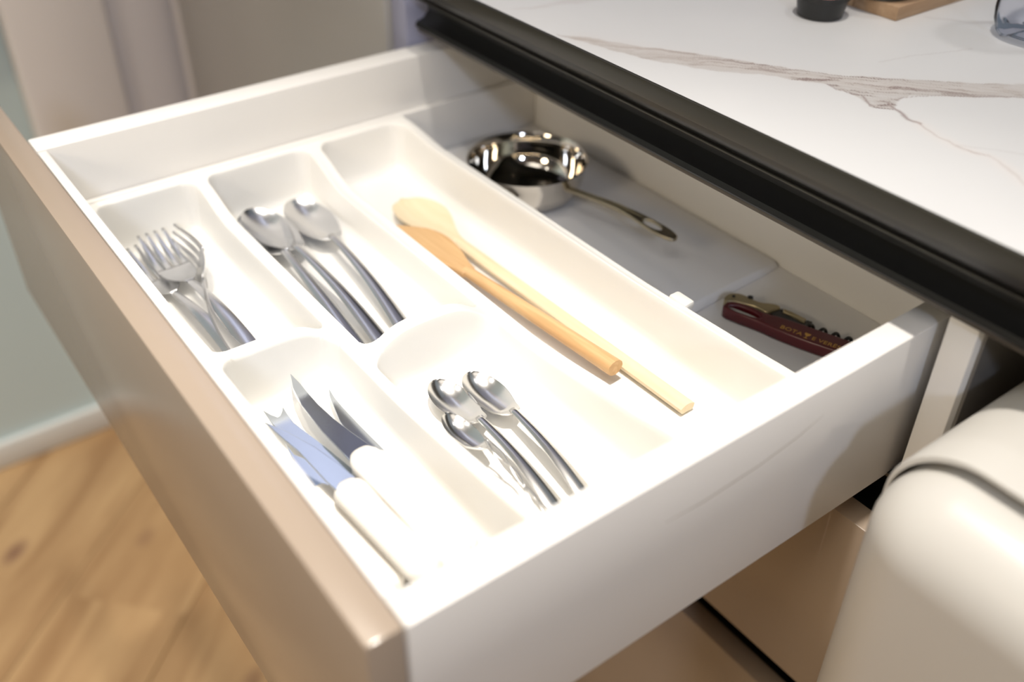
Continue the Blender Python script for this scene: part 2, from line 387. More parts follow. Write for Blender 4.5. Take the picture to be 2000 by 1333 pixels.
# ------------------------------------------------------------------ cutlery tray (one moulded shell)
TZ = -0.0470; TD = 0.0450
comps = [  # x0, x1, y0, y1, corner
    (0.0240, 0.1030, 0.2720, 0.4990, 0.012), (0.1120, 0.2020, 0.2370, 0.4990, 0.012), (0.2120, 0.2950, 0.0250, 0.4990, 0.014),
    (0.0240, 0.1015, 0.0250, 0.2640, 0.012), (0.1085, 0.2030, 0.0250, 0.2280, 0.012)]
def lines(lo, hi, marks, fine=0.0006, mid=0.0040, near=0.006):
    out = [lo]; x = lo
    while x < hi - 1e-6:
        d = min(abs(x - m_) for m_ in marks)
        st = fine if d < near else min(mid, fine + (d - near) * 0.35)
        x = min(x + st, hi); out.append(x)
    return np.array(out)
xs = lines(0.0085, 0.3030, [c[0] + 0.002 for c in comps] + [c[1] - 0.002 for c in comps] + [0.3030, 0.0085])
ys = lines(0.0195, 0.5070, [c[2] + 0.002 for c in comps] + [c[3] - 0.002 for c in comps] + [0.0195, 0.5070])
X, Y = np.meshgrid(xs, ys)
def sst(a, b, x):
    t = np.clip((x - a) / (b - a), 0, 1); return t * t * (3 - 2 * t)
shape = sst(0.497, 0.435, Y) * (0.30 + 0.70 * sst(0.06, 0.20, Y)) * sst(0.045, 0.09, Y)
def bump(c, w): return np.exp(-((X - c) / w) ** 2)
rim = TZ - shape * (0.014 * bump(0.106, 0.018) + 0.0185 * bump(0.207, 0.022) + 0.006 * bump(0.300, 0.010))
Zt = rim.copy()
for (x0, x1, y0, y1, rc) in comps:
    cx, cy, hx, hy = (x0 + x1) / 2, (y0 + y1) / 2, (x1 - x0) / 2, (y1 - y0) / 2
    qx = np.abs(X - cx) - hx + rc; qy = np.abs(Y - cy) - hy + rc
    d = np.hypot(np.maximum(qx, 0), np.maximum(qy, 0)) + np.minimum(np.maximum(qx, qy), 0) - rc
    t = -d
    s1 = np.clip(t / 0.0036, 0, 1); u = np.clip((t - 0.0036) / 0.0100, 0, 1)
    s = np.where(t < 0.0036, 0.82 * (s1 ** 1.15), 0.82 + 0.18 * (1 - (1 - u) ** 3))
    bottom = TZ - TD
    Zt = np.where(t > 0, rim + (bottom - rim) * s, Zt)
# rounded outer edge falling to the drawer's floor
edge = np.minimum(np.minimum(X - xs[0], xs[-1] - X), np.minimum(Y - ys[0], ys[-1] - Y))
Zt = Zt - 0.0012 * (1 - np.clip(edge / 0.0018, 0, 1)) ** 2
X2 = np.pad(X, 1, mode='edge'); Y2 = np.pad(Y, 1, mode='edge'); Z2 = np.pad(Zt, 1, mode='edge')
Z2[0, :] = Z2[-1, :] = -0.0960; Z2[:, 0] = Z2[:, -1] = -0.0960
tb = (0.155, 0.263, R0 - 0.0960)
tray = empty('cutlery_tray', tb)
tag(tray, 'white moulded plastic cutlery tray with five compartments lying inside the open drawer', 'cutlery tray')
me = grid_mesh('tray_shell', X2 - tb[0], Y2 - tb[1], Z2 + 0.0960)
mesh_obj('tray_shell', me, plastic, tray, True)
box('connector_tab', (0.3010, 0.3100, 0.1440, 0.1600, -0.0560, -0.0495), plastic, tray, 0.0015, tb)

# raised liner at the back of the drawer, under the pan
bm = bmesh.new()
P = [(0.3045, 0.176), (0.4535, 0.186), (0.4535, 0.507), (0.3045, 0.507)]
zt = [-0.0885, -0.0950, -0.0950, -0.0925]
lo = [bm.verts.new((x - 0.38, y - 0.34, 0)) for x, y in P]; hi = [bm.verts.new((x - 0.38, y - 0.34 + (0.004 if k < 2 else 0), zt[k] + 0.0988)) for k, (x, y) in enumerate(P)]
for k in range(4): bm.faces.new((lo[k], lo[(k + 1) % 4], hi[(k + 1) % 4], hi[k]))
bm.faces.new(lo[::-1]); bm.faces.new(hi)
bmesh.ops.bevel(bm, geom=bm.edges[:], offset=0.0015, segments=3, profile=0.5, affect='EDGES')
o = bm_obj('drawer_liner', bm, liner_m, None, 'auto'); o.location = (0.38, 0.34, R0 - 0.0988)
tag(o, 'raised pale liner board behind the cutlery tray, under the steel pan', 'drawer liner')

# ------------------------------------------------------------------ spoons
FZ = R0 + TZ - TD      # the tray's floor
def spoon(name, L_, bl, bw, material, hw_end, neck=0.0024, depth=0.0075, rise=0.010, twist=False, tail=None):
    root = empty(name)
    c = bl * 0.44; st = []
    n = 26
    rimz = lambda x: depth + 0.002 + 0.0035 * (1 - min(x / (bl * 0.35), 1)) ** 2 * 0 + (0.0045 * max(0, (x - bl * 0.75) / (bl * 0.25))) + 0.0015 * max(0, 1 - x / (bl * 0.3)) ** 2
    for k in range(n + 1):
        a = k / n; x = bl * (1 - math.cos(a * math.pi * 0.5 * 1.0)) if a < 0.0 else bl * (a ** 1.35 if a < 0.5 else a ** 1.35)
        if x < c: w = bw / 2 * math.sqrt(max(1 - ((c - x) / c) ** 2.1, 0.0))
        else:
            q = (x - c) / (bl - c); w = bw / 2 * math.sqrt(max(1 - q ** 1.9, 0.0)) * (1 - 0.12 * q) + neck * q ** 4
        w = max(w, 0.0006)
        f = (w / (bw / 2)); dsh = depth * min(1, f) ** 1.5
        st.append((x, 0, rimz(x) - dsh, w, dsh, 0.0013))
    bo = bm_obj('bowl', loft_bm(st, 18), material, root, True)
    hs = []; z0 = rimz(bl)
    m_ = 30
    for k in range(m_ + 1):
        a = k / m_; x = bl - 0.002 + (L_ - bl + 0.002) * a
        w = neck + (hw_end - neck) * (a ** 1.3)
        if a > 0.93: w *= math.sqrt(max(1 - ((a - 0.93) / 0.075) ** 2, 0.05))
        zc = z0 * (1 - a) ** 1.5 + rise * math.sin(math.pi * min(a * 0.92 + 0.06, 1)) * 0.75 + 0.0028 * a
        yc = 0.0
        if twist: w = 0.0012 + 0.0010 * abs(math.sin(a * 9))
        hs.append((x, yc, zc + 0.0014, w, -0.0016 * min(1, w / 0.004), 0.0030))
    if twist:
        bm = bmesh.new()
        for ph in range(3):
            path = []; rr = []
            for k in range(91):
                a = k / 90; x = bl - 0.003 + (L_ - bl + 0.003) * a
                R_ = 0.0003 + 0.0026 * abs(math.sin(math.pi * a * 2.0)) ** 0.8
                th = a * 6 + ph * 2 * math.pi / 3
                zc = z0 * (1 - a) ** 1.5 + rise * math.sin(math.pi * min(a * 0.92 + 0.06, 1)) * 0.75 + 0.0028
                path.append((x, R_ * math.cos(th), zc + R_ * math.sin(th))); rr.append(0.00060)
            tube_bm(path, rr, 7, bm)
        bm_obj('handle', bm, material, root, True)['label'] = 'twisted wire handle'
    else:
        bm_obj('handle', loft_bm(hs, 10), material, root, True)
    return root
def copy_tree(o, parent=None):
    c = o.copy(); COL.objects.link(c)
    if parent is not None: c.parent = parent
    for ch in list(o.children): copy_tree(ch, c)
    return c
def place(o, tip, tail, z=0.0, tilt=0.0, roll=0.0):
    """lay a piece of cutlery (its own +x runs from tip to tail) from tip towards tail"""
    a = math.atan2(tail[1] - tip[1], tail[0] - tip[0])
    o.rotation_mode = 'XYZ'
    o.rotation_euler = (roll, tilt, a); o.location = (tip[0], tip[1], FZ + z)

ts = spoon('table_spoon', 0.222, 0.080, 0.0385, steel_b, 0.0072, 0.0030, 0.0085, 0.011)
place(ts, (0.1775, 0.4800), (0.1590, 0.260), 0.0, 0.0, -0.10)
tag(ts, 'steel table spoon lying apart on the right in the spoon compartment', 'spoon', 'table spoons in the tray')
t2_ = copy_tree(ts); place(t2_, (0.1375, 0.478), (0.1385, 0.258), 0.0050, 0.012, -0.14)
tag(t2_, 'steel table spoon whose bowl lies on top of another spoon in the spoon compartment', 'spoon', 'table spoons in the tray')
t3_ = copy_tree(ts); place(t3_, (0.1385, 0.483), (0.1225, 0.266), 0.0003, 0.0, 0.05)
tag(t3_, 'steel table spoon mostly hidden beneath the left-hand spoon, only its handle and bowl edge showing', 'spoon', 'table spoons in the tray')

te = spoon('teaspoon', 0.146, 0.0530, 0.0270, steel, 0.0070, 0.0026, 0.0065, 0.009)
place(te, (0.1665, 0.2040), (0.1585, 0.058), 0.0, 0.0, -0.12)
tag(te, 'polished teaspoon furthest right in the front compartment, bowl beside two others', 'spoon', 'teaspoons in the tray')
te2 = copy_tree(te); place(te2, (0.1432, 0.2095), (0.1395, 0.064), 0.0008, 0.0, -0.14)
tag(te2, 'polished teaspoon in the middle, its bowl partly covered by the small twisted-handled spoon', 'spoon', 'teaspoons in the tray')
cs = spoon('coffee_spoon', 0.116, 0.0410, 0.0195, steel, 0.003, 0.0015, 0.0055, 0.003, twist=True)
place(cs, (0.1262, 0.1720), (0.1300, 0.056), 0.0085, 0.045, -0.25)
tag(cs, 'smallest polished spoon with a twisted wire handle, leaning on the left teaspoon', 'spoon')

# ------------------------------------------------------------------ forks
def fork():
    root = empty('fork'); L_ = 0.198; hl = 0.052; tl = 0.044; w0 = 0.0128
    zf = lambda x: 0.0135 - 0.0105 * math.sin(math.pi * min(max((x - 0.002) / 0.082, 0), 1)) ** 1.0 + (0.002 if x < 0.02 else 0) * 0
    bm = bmesh.new()
    for t in range(4):
        yc = (t - 1.5) * 0.0070
        for a0 in (0,):
            st = []
            for k in range(13):
                a = k / 12; x = tl * a + 0.001
                st.append((x, yc * (0.93 + 0.07 * a), zf(x), 0.0011 + 0.0013 * min(1, a * 2.0), -0.0004, 0.0018))
            b2 = loft_bm(st, 6); me_ = bpy.data.meshes.new('x'); b2.to_mesh(me_); b2.free(); bm.from_mesh(me_); bpy.data.meshes.remove(me_)
    st = []
    for k in range(19):
        a = k / 18; x = tl - 0.0025 + 0.032 * a
        w = 0.0124 * (1 - a ** 2.4) + 0.0028 * a ** 1.2 if a > 0.0 else 0.0122
        st.append((x, 0, zf(x), w, 0.0008 * (1 - a), 0.0017))
    b2 = loft_bm(st, 12); me_ = bpy.data.meshes.new('x'); b2.to_mesh(me_); b2.free(); bm.from_mesh(me_); bpy.data.meshes.remove(me_)
    bm_obj('head', bm, steel_b, root, True)
    xs_ = tl - 0.0025 + 0.031; z0 = zf(xs_); hs = []
    for k in range(29):
        a = k / 28; x = xs_ + (L_ - xs_) * a
        w = 0.0029 + 0.0048 * a ** 1.2
        if a > 0.93: w *= math.sqrt(max(1 - ((a - 0.93) / 0.075) ** 2, 0.05))
        hs.append((x, 0, z0 * (1 - a) + 0.012 * math.sin(math.pi * a) * 0.8 + 0.003 * a, w, -0.0009, 0.0021))
    bm_obj('handle', loft_bm(hs, 10), steel_b, root, True)
    return root
f1 = fork(); place(f1, (0.0570, 0.4830), (0.0625, 0.285), 0.0075, 0.03)
tag(f1, 'topmost steel fork lying face up over the crossing of two other forks', 'fork', 'forks in the tray')
f2 = copy_tree(f1); place(f2, (0.0825, 0.4700), (0.0565, 0.275), 0.0140, 0.0, math.radians(72))
tag(f2, 'steel fork tipped on its edge to the right, beneath the topmost fork', 'fork', 'forks in the tray')
f3 = copy_tree(f1); place(f3, (0.0415, 0.4820), (0.0540, 0.285), 0.0006, 0.0, 0.10)
tag(f3, 'steel fork lowest and furthest left, half hidden behind the drawer front edge', 'fork', 'forks in the tray')

# ------------------------------------------------------------------ knives with white handles
def knife(name, blade, z, hpath, hw, hz, label, hh=0.0062, cat='knife', tiltf=None, holes=()):
    root = empty(name, (hpath[0][0], hpath[0][1], FZ))
    rel = lambda pts: [(p[0] - hpath[0][0], p[1] - hpath[0][1]) for p in pts]
    bl = plate('blade', [rel(blade)] + [rel(h) for h in holes], 0.0013, 0.0004, blade_m, root, z, 0, tiltf)
    n = 26; path = []; st = []
    P = [Vector((p[0] - hpath[0][0], p[1] - hpath[0][1])) for p in hpath]
    def at(a):
        if len(P) == 2: return P[0].lerp(P[1], a)
        return P[0] * (1 - a) ** 2 + P[1] * 2 * a * (1 - a) + P[2] * a * a
    bm = bmesh.new(); rings = []; K = 20
    for k in range(n + 1):
        a = k / n; p = at(a); d = (at(min(a + 0.01, 1)) - at(max(a - 0.01, 0))).normalized(); nn = Vector((-d.y, d.x))
        w = hw * (1.0 - 0.10 * math.sin(math.pi * a))
        if a < 0.10: w *= math.sqrt(1 - (1 - a / 0.10) ** 2 * 0.62)
        if a > 0.90: w *= math.sqrt(max(1 - ((a - 0.90) / 0.103) ** 2, 0.02))
        h = hh * min(1.0, 0.45 + (w / hw) * 0.55)
        ring = []
        for j in range(K):
            th = 2 * math.pi * j / K; cu, su = math.cos(th), math.sin(th)
            cu = math.copysign(abs(cu) ** 0.8, cu); su = math.copysign(abs(su) ** 0.8, su)
            q = p + nn * (w * cu); ring.append(bm.verts.new((q.x, q.y, hz + h * su)))
        rings.append(ring)
    for a_, b_ in zip(rings[:-1], rings[1:]):
        for j in range(K): bm.faces.new((a_[j], a_[(j + 1) % K], b_[(j + 1) % K], b_[j]))
    bm.faces.new(rings[0]); bm.faces.new(rings[-1][::-1])
    bm_obj('handle', bm, ivory, root, True)
    tag(root, label, cat, 'white-handled knives in the tray')
    return root
knife('table_knife', [(0.0394, 0.2130), (0.0394, 0.1999), (0.0425, 0.1936), (0.0452, 0.181), (0.0462, 0.158), (0.0350, 0.158), (0.0350, 0.1718), (0.0358, 0.185), (0.0373, 0.200)],
      0.0085, [(0.0385, 0.1665), (0.0395, 0.080)], 0.0068, 0.0078, 'white-handled knife nearest the drawer front, mostly hidden under the blue-grey blade')
knife('cheese_knife', [(0.0405, 0.2450), (0.0425, 0.2385), (0.0450, 0.2335), (0.0470, 0.2340), (0.0500, 0.2375), (0.0520, 0.2410), (0.0512, 0.2330), (0.0508, 0.2235), (0.0522, 0.2150), (0.0570, 0.190), (0.0610, 0.160), (0.0500, 0.160), (0.0450, 0.190), (0.0420, 0.215), (0.0395, 0.2290)],
      0.0110, [(0.0545, 0.160), (0.0560, 0.075)], 0.0085, 0.0066, 'white-handled cheese knife with a forked tip, lying under the long blue-grey blade')
knife('table_knife', [(0.0855, 0.2445), (0.0838, 0.2331), (0.0835, 0.2230), (0.0837, 0.2080), (0.0842, 0.190), (0.0850, 0.170), (0.0720, 0.170), (0.0735, 0.190), (0.0750, 0.2100), (0.0785, 0.2240), (0.0822, 0.2370)],
      0.0085, [(0.0790, 0.172), (0.0835, 0.078)], 0.0088, 0.0068, 'smaller white-handled knife on the right, lying under the curved dark blade', tiltf=lambda x, y: -0.14 * x)
knife('table_knife', [(0.0675, 0.2600), (0.0683, 0.2480), (0.0680, 0.2386), (0.0682, 0.2232), (0.0700, 0.2061), (0.0735, 0.1886), (0.0782, 0.1690), (0.0760, 0.1600), (0.0600, 0.1600), (0.0592, 0.178), (0.0580, 0.1987), (0.0588, 0.2267), (0.0625, 0.2460)],
      0.0160, [(0.0675, 0.1695), (0.0700, 0.110), (0.0690, 0.066)], 0.0112, 0.0180, 'white-handled knife with the large curved dark blade pointing up in the tray', tiltf=lambda x, y: -0.16 * x + 0.02 * y)
knife('table_knife', [(0.0320, 0.2200), (0.0373, 0.2094), (0.0420, 0.1960), (0.0462, 0.1834), (0.0505, 0.1640), (0.0540, 0.142), (0.0480, 0.136), (0.0400, 0.140), (0.0382, 0.1560), (0.0375, 0.1700), (0.0368, 0.1850), (0.0338, 0.2040)],
      0.0235, [(0.0470, 0.1490), (0.0475, 0.110), (0.0520, 0.067)], 0.0106, 0.0205, 'white-handled knife with the long blue-grey blade, topmost on the left of the tray')

# ------------------------------------------------------------------ wooden spoon and spatula
ws = empty('wooden_spoon'); L_ = 0.338; bl = 0.085; bw = 0.041
st = []
for k in range(31):
    a = k / 30; x = bl * a; c = bl * 0.40
    if x < c: w = bw / 2 * math.sqrt(max(1 - ((c - x) / c) ** 2.2, 0))
    else:
        q = (x - c) / (bl - c); w = 0.0052 + (bw / 2 - 0.0052) * (1 - sst(0, 1, np.array(q)))
    w = max(float(w), 0.001); f = max(0.0, (w - 0.005) / (bw / 2 - 0.005))
    st.append((x, 0, 0.0085 - 0.0050 * f, w, 0.0055 * f - 0.002 * (1 - f), 0.004 + 0.0035 * (1 - f)))
bm_obj('bowl', loft_bm(st, 16), beech, ws, True)
hs = [(bl - 0.002 + (L_ - bl) * k / 20, 0, 0.0085 - 0.0012 * k / 20, 0.0052 + 0.0009 * (k / 20), -0.0022, 0.0062) for k in range(21)]
bm_obj('handle', loft_bm(hs, 12), beech, ws, 'auto')
place(ws, (0.2540, 0.4330), (0.2630, 0.096), 0.001)
tag(ws, 'pale wooden spoon with an oval bowl and long handle in the long compartment', 'spoon')
sp = empty('wooden_spatula')
out = [(-0.004, -0.0090), (0.004, -0.0120), (0.030, -0.0140), (0.060, -0.0130), (0.083, -0.0070), (0.096, -0.0058), (0.096, 0.0058), (0.083, 0.0080), (0.068, 0.0140), (0.048, 0.0180), (0.034, 0.0175), (0.020, 0.0125)]
plate('blade', [smooth_poly(out, 1)], 0.0052, 0.0016, cherry, sp, 0.006)
path = [(0.090 + 0.158 * k / 16, 0, 0.0088 + 0.0022 * k / 16) for k in range(17)]
bm_obj('handle', tube_bm(path, [0.0048 + 0.0020 * (k / 16) for k in range(17)], 12, squash=0.85), cherry, sp, 'auto')
place(sp, (0.2275, 0.3950), (0.2455, 0.1460), 0.0020, 0.0)
tag(sp, 'darker honey-coloured wooden spatula with a slanted tip, left of the pale wooden spoon', 'spatula')

# ------------------------------------------------------------------ small frying pan
PZ = R0 - 0.0925
pan = empty('frying_pan', (0.3570, 0.3920, PZ))
prof = [(0.0, 0.0), (0.0350, 0.0), (0.0400, 0.0020), (0.0440, 0.0070), (0.0478, 0.0150), (0.0495, 0.0240), (0.0505, 0.0315), (0.0520, 0.0335), (0.0523, 0.0342), (0.0512, 0.0345),
        (0.0496, 0.0325), (0.0484, 0.0240), (0.0466, 0.0155), (0.0430, 0.0082), (0.0390, 0.0036), (0.0340, 0.0020), (0.0, 0.0018)]
bm_obj('body', lathe_bm(prof, 96), steel_pan, pan, 'auto')
hl = 0.125; half = []
side = [(0.044, 0.0034), (0.062, 0.0029), (0.085, 0.0027), (0.110, 0.0036), (0.128, 0.0052), (0.142, 0.0065), (0.154, 0.0065), (0.161, 0.0050), (0.1650, 0.0024)]
outl = [(x, -w) for x, w in side] + [(x, w) for x, w in side[::-1]]
hole = [(0.141 + 0.0095 * math.cos(t), 0.0042 * math.sin(t)) for t in [2 * math.pi * k / 20 for k in range(20)]]
ph = plate('handle', [smooth_poly(outl, 1), hole], 0.0030, 0.0008, pan_handle_m, pan, 0.0, 0, lambda x, y: 0.0225 + 0.006 * min(1, max(0, (x - 0.05) / 0.05)) - 0.004 * max(0, (x - 0.12) / 0.05))
ph.rotation_euler = (0, 0, math.atan2(-0.093, 0.0105))
for s_ in (-1, 1):
    bm = lathe_bm([(0, 0.002), (0.0018, 0.0015), (0.0024, 0.0), (0.0, -0.001)], 12)
    rv = bm_obj('rivet', bm, pan_handle_m, pan, True); a = math.atan2(-0.093, 0.0105) + s_ * 0.05
    rv.location = (0.0482 * math.cos(a), 0.0482 * math.sin(a), 0.0240); rv.rotation_euler = (0, math.radians(-80), a)
tag(pan, 'small polished steel frying pan with a slim handle at the back of the drawer', 'pan')

# ------------------------------------------------------------------ corkscrew
CZ = R0 - 0.0988
ck = empty('corkscrew', (0.3688, 0.1678, CZ), math.radians(-70.19))
mm = lambda pts: [(x / 1000, y / 1000) for x, y in pts]
red = [(0.5, -1.5), (0.8, 3.8), (4, 7.4), (10, 9.0), (18, 9.0), (25, 7.4), (32, 7.0), (40, 8.6), (63, 8.8), (94, 8.6), (108, 7.2), (115, 3.5), (116, -1), (110, -5.5), (98, -8.0), (86, -8.8), (71, -9.2), (55, -8.8), (42, -7.6), (31, -5.8), (19, -5.6), (7, -5.0), (2, -3.8)]
slot = [(3.0, 0.5), (9, 4.4), (17, 5.0), (25, 3.2), (30.2, 0.0), (27, -2.4), (18.3, -3.0), (8.2, -2.6)]
plate('handle_body', [smooth_poly(mm(red), 1), smooth_poly(mm(slot), 1)], 0.0092, 0.0014, red_m, ck, 0.0005)
plate('foil_blade', [mm([(3, 1.2), (12, 1.4), (22, 0.6), (31, -1.0), (24, -2.4), (12, -2.2)])], 0.0016, 0.0004, steel_b, ck, 0.0066)
plate('slot_lining', [mm([(2.0, 0.5), (9, 5.0), (20, 5.2), (31, 1.5), (31, -3), (18, -4), (6, -3.6)])], 0.0030, 0.0003, blackm, ck, 0.0008)
lev = [(-0.8, 3.6), (-3.4, 9.6), (-2.4, 15.6), (2.1, 19.4), (8.0, 20.4), (15.5, 18.4), (22.1, 17.8), (28.5, 21.0), (33.3, 22.2), (37.0, 20.5), (35.5, 16.5), (32.9, 12.4), (31.7, 9.2), (29.0, 8.4), (22.2, 11.0), (11.3, 9.2), (4, 8.0)]
plate('lever', [smooth_poly(mm(lev), 1)], 0.0075, 0.0012, bronze_m, ck, 0.0022)
plate('lever_arm', [mm([(38.5, 20.6), (46, 20.0), (57.3, 17.4), (57.5, 12.5), (50, 15.4), (40, 16.6)])], 0.0060, 0.0008, bronze_m, ck, 0.0032)
plate('hinge_plate', [mm([(34.6, 19.6), (38.4, 21.4), (38.2, 17.0), (46, 16.0), (54, 13.2), (57.8, 13.0), (57.6, 17.8), (61.8, 18.2), (63.4, 10.0), (50, 7.0), (38.0, 8.6), (32.8, 10.8)])], 0.0064, 0.0006, blackm, ck, 0.0016)
path = []
for k in range(160):
    a = k / 159; th = a * 2 * math.pi * 5.4; path.append((0.062 + 0.050 * a, 0.0108 + 0.0036 * math.sin(th), 0.0056 + 0.0036 * math.cos(th)))
bm_obj('screw', tube_bm(path, [0.0013 if k < 150 else 0.0013 * (160 - k) / 10 for k in range(160)], 8), blackm, ck, True)
for (x, y, r) in ((2.6, 13.2, 0.0013), (13.4, 19.0, 0.0021)):
    rv = bm_obj('rivet', lathe_bm([(0, 0.0009), (r, 0.0006), (r, -0.001), (0, -0.001)], 16), blackm, ck, 'auto'); rv.location = (x / 1000, y / 1000, 0.0098)
TZc = 0.00972
text_mesh('lettering', 'BOTA', 0.0060, gold_m, ck, (0.0455, -0.0050, TZc), (0, 0, math.radians(-2)))
text_mesh('lettering', 'E VERËS', 0.0058, gold_m, ck, (0.0690, -0.0058, TZc), (0, 0, math.radians(0)))
gl = [(0.0, 4.6), (0.2, 2.6), (1.4, 1.2), (1.9, 0.9), (1.9, -1.0), (0.8, -1.5), (0.8, -1.9), (3.6, -1.9), (3.6, -1.5), (2.5, -1.0), (2.5, 0.9), (3.0, 1.2), (4.2, 2.6), (4.4, 4.6)]
plate('emblem', [mm(gl)], 0.0002, 0.00002, gold_m, ck, TZc - 0.0001).location = (0.0630, -0.0048, 0.0)
tag(ck, 'dark red waiter\'s corkscrew with champagne metal lever and gold lettering, in the drawer corner', 'corkscrew')

# ------------------------------------------------------------------ worktop: marble-look laminate with dark edge
WZ = 0.0765
wx = np.concatenate([np.arange(0.3225, 0.640, 0.00125), np.arange(0.6425, 0.955, 0.0025), [0.955]])
wy = np.concatenate([np.linspace(-0.62, -0.305, 16), np.arange(-0.30, -0.0805, 0.0025), np.arange(-0.08, 0.44, 0.00125), np.linspace(0.4425, 0.5300, 24)])
X, Y = np.meshgrid(wx, wy)
rng = np.random.RandomState(7)
def vnoise(x, y):
    g_ = rng.rand(257, 257); xi = np.floor(x).astype(int); yi = np.floor(y).astype(int); fx = x - xi; fy = y - yi
    fx = fx * fx * (3 - 2 * fx); fy = fy * fy * (3 - 2 * fy); xi %= 256; yi %= 256
    return (g_[yi, xi] * (1 - fx) + g_[yi, xi + 1] * fx) * (1 - fy) + (g_[yi + 1, xi] * (1 - fx) + g_[yi + 1, xi + 1] * fx) * fy - 0.5
def fbm(x, y, s, o=4):
    t = 0; a = 1
    for _ in range(o): t = t + a * vnoise(x * s + 37.1, y * s + 11.7); s *= 2.03; a *= 0.55
    return t
BAND = [(0.3261, 0.3212), (0.3464, 0.2918), (0.359, 0.2682), (0.3938, 0.2142), (0.4157, 0.1751), (0.4308, 0.1536), (0.4444, 0.1396), (0.4572, 0.1253), (0.4781, 0.1052), (0.5289, 0.0609), (0.62, -0.015), (0.72, -0.08), (0.82, -0.16), (0.96, -0.22), (0.96, -0.235), (0.81, -0.18), (0.71, -0.105), (0.61, -0.035), (0.5117, 0.051), (0.4767, 0.075), (0.4577, 0.0914), (0.4386, 0.106), (0.4272, 0.1063), (0.4136, 0.0989), (0.4052, 0.1077), (0.4083, 0.1197), (0.4116, 0.1341), (0.4122, 0.1469), (0.391, 0.1797), (0.37, 0.2054), (0.3446, 0.2524), (0.3324, 0.2919)]
TAIL = [(0.4180, 0.1060), (0.4125, 0.0940), (0.4079, 0.0856), (0.4085, 0.0754), (0.4025, 0.0607), (0.4003, 0.0458), (0.4029, 0.028), (0.3931, 0.0048), (0.3783, -0.0228), (0.36, -0.06)]
TAIL2 = [(0.4015, 0.0465), (0.4117, 0.0336), (0.4224, 0.018), (0.45, -0.02)]
EDGE = [(0.4122, 0.1469), (0.4109, 0.1376), (0.4136, 0.1238), (0.4052, 0.1096)]
EDGE2 = [(0.4272, 0.1063), (0.4326, 0.1073), (0.4584, 0.0919), (0.4774, 0.0754), (0.5114, 0.0542)]
EDGE3 = [(0.4437, 0.1391), (0.4518, 0.1292), (0.4495, 0.1255)]
MIDL = [(0.335, 0.302), (0.352, 0.272), (0.382, 0.216), (0.405, 0.176), (0.425, 0.148), (0.445, 0.122), (0.470, 0.098), (0.51, 0.066), (0.58, 0.005)]
THIN = [(0.471, 0.1537), (0.502, 0.1455), (0.5442, 0.1298)]
THIN2 = [(0.5765, 0.1896), (0.5919, 0.1609), (0.6251, 0.1443)]
PATCH = [(0.3194, 0.3907), (0.3475, 0.3766), (0.3724, 0.3767), (0.3851, 0.3798), (0.4047, 0.3721), (0.4016, 0.3561), (0.3711, 0.3687), (0.3447, 0.3729)]
wxn = fbm(X, Y, 60) * 0.0035; wyn = fbm(X + 3, Y + 5, 60) * 0.0035
XX, YY = X + wxn, Y + wyn
def seg_d(x, y, pl):
    d = np.full(x.shape, 9.0)
    for (ax, ay), (bx, by) in zip(pl[:-1], pl[1:]):
        vx, vy = bx - ax, by - ay; t = np.clip(((x - ax) * vx + (y - ay) * vy) / (vx * vx + vy * vy), 0, 1)
        d = np.minimum(d, np.hypot(x - ax - t * vx, y - ay - t * vy))
    return d
def inside(x, y, P):
    c = np.zeros(x.shape, bool)
    for (ax, ay), (bx, by) in zip(P, P[1:] + P[:1]):
        cond = ((ay > y) != (by > y)) & (x < (bx - ax) * (y - ay) / (by - ay + 1e-12) + ax); c ^= cond
    return c
def soft(x, y, P, w):
    d = seg_d(x, y, P + P[:1]); s_ = np.where(inside(x, y, P), d, -d); return np.clip(s_ / w + 0.5, 0, 1)
base = np.array([0.60, 0.598, 0.598]); C3 = np.ones(X.shape + (3,)) * base
def blend(C3, a, col): return C3 * (1 - a[..., None]) + np.array(col) * a[..., None]
C3 = blend(C3, 0.25 * np.clip(fbm(X, Y, 9) + 0.1, 0, 1), (0.72, 0.71, 0.70))
band = soft(XX, YY, BAND, 0.0016)
ux, uy = 0.66, -0.75
su_ = X * ux + Y * uy; sv_ = -X * uy + Y * ux
streak = np.clip(fbm(su_ * 0.35 + wxn * 3, sv_ * 3.0 + wyn * 3, 130, 4) * 1.0 + 0.5, 0, 1)
near = np.exp(-((X - 0.43) / 0.05) ** 2)
C3 = blend(C3, band * (0.45 + 0.45 * streak), (0.40, 0.36, 0.33))
C3 = blend(C3, band * near * np.clip(streak - 0.58, 0, 1) * 3.2, (0.22, 0.17, 0.16))
halo = np.exp(-(seg_d(XX, YY, MIDL) / 0.012) ** 2) * 0.18
C3 = blend(C3, halo, (0.60, 0.52, 0.47))
for pl, w_, a_ in ((TAIL[:4], 0.0011, 0.85), (TAIL[3:7], 0.0007, 0.45), (TAIL[5:], 0.0009, 0.3), (TAIL2, 0.0008, 0.18), (EDGE, 0.0007, 0.8), (EDGE2, 0.0007, 0.55), (EDGE3, 0.0006, 0.6), (THIN, 0.0010, 0.18), (THIN2, 0.002, 0.2)):
    C3 = blend(C3, a_ * np.exp(-(seg_d(XX, YY, pl) / w_) ** 2), (0.27, 0.21, 0.20))
C3 = blend(C3, 0.10 * np.exp(-(seg_d(XX, YY, TAIL[3:]) / 0.005) ** 2), (0.85, 0.66, 0.55))
C3 = blend(C3, soft(XX, YY, PATCH, 0.003) * (0.25 + 0.3 * streak), (0.50, 0.46, 0.45))
wb = (0.64, -0.04, R0 + 0.064)
me = grid_mesh('marble_surface', X - wb[0], Y - wb[1], np.full(X.shape, WZ - 0.064))
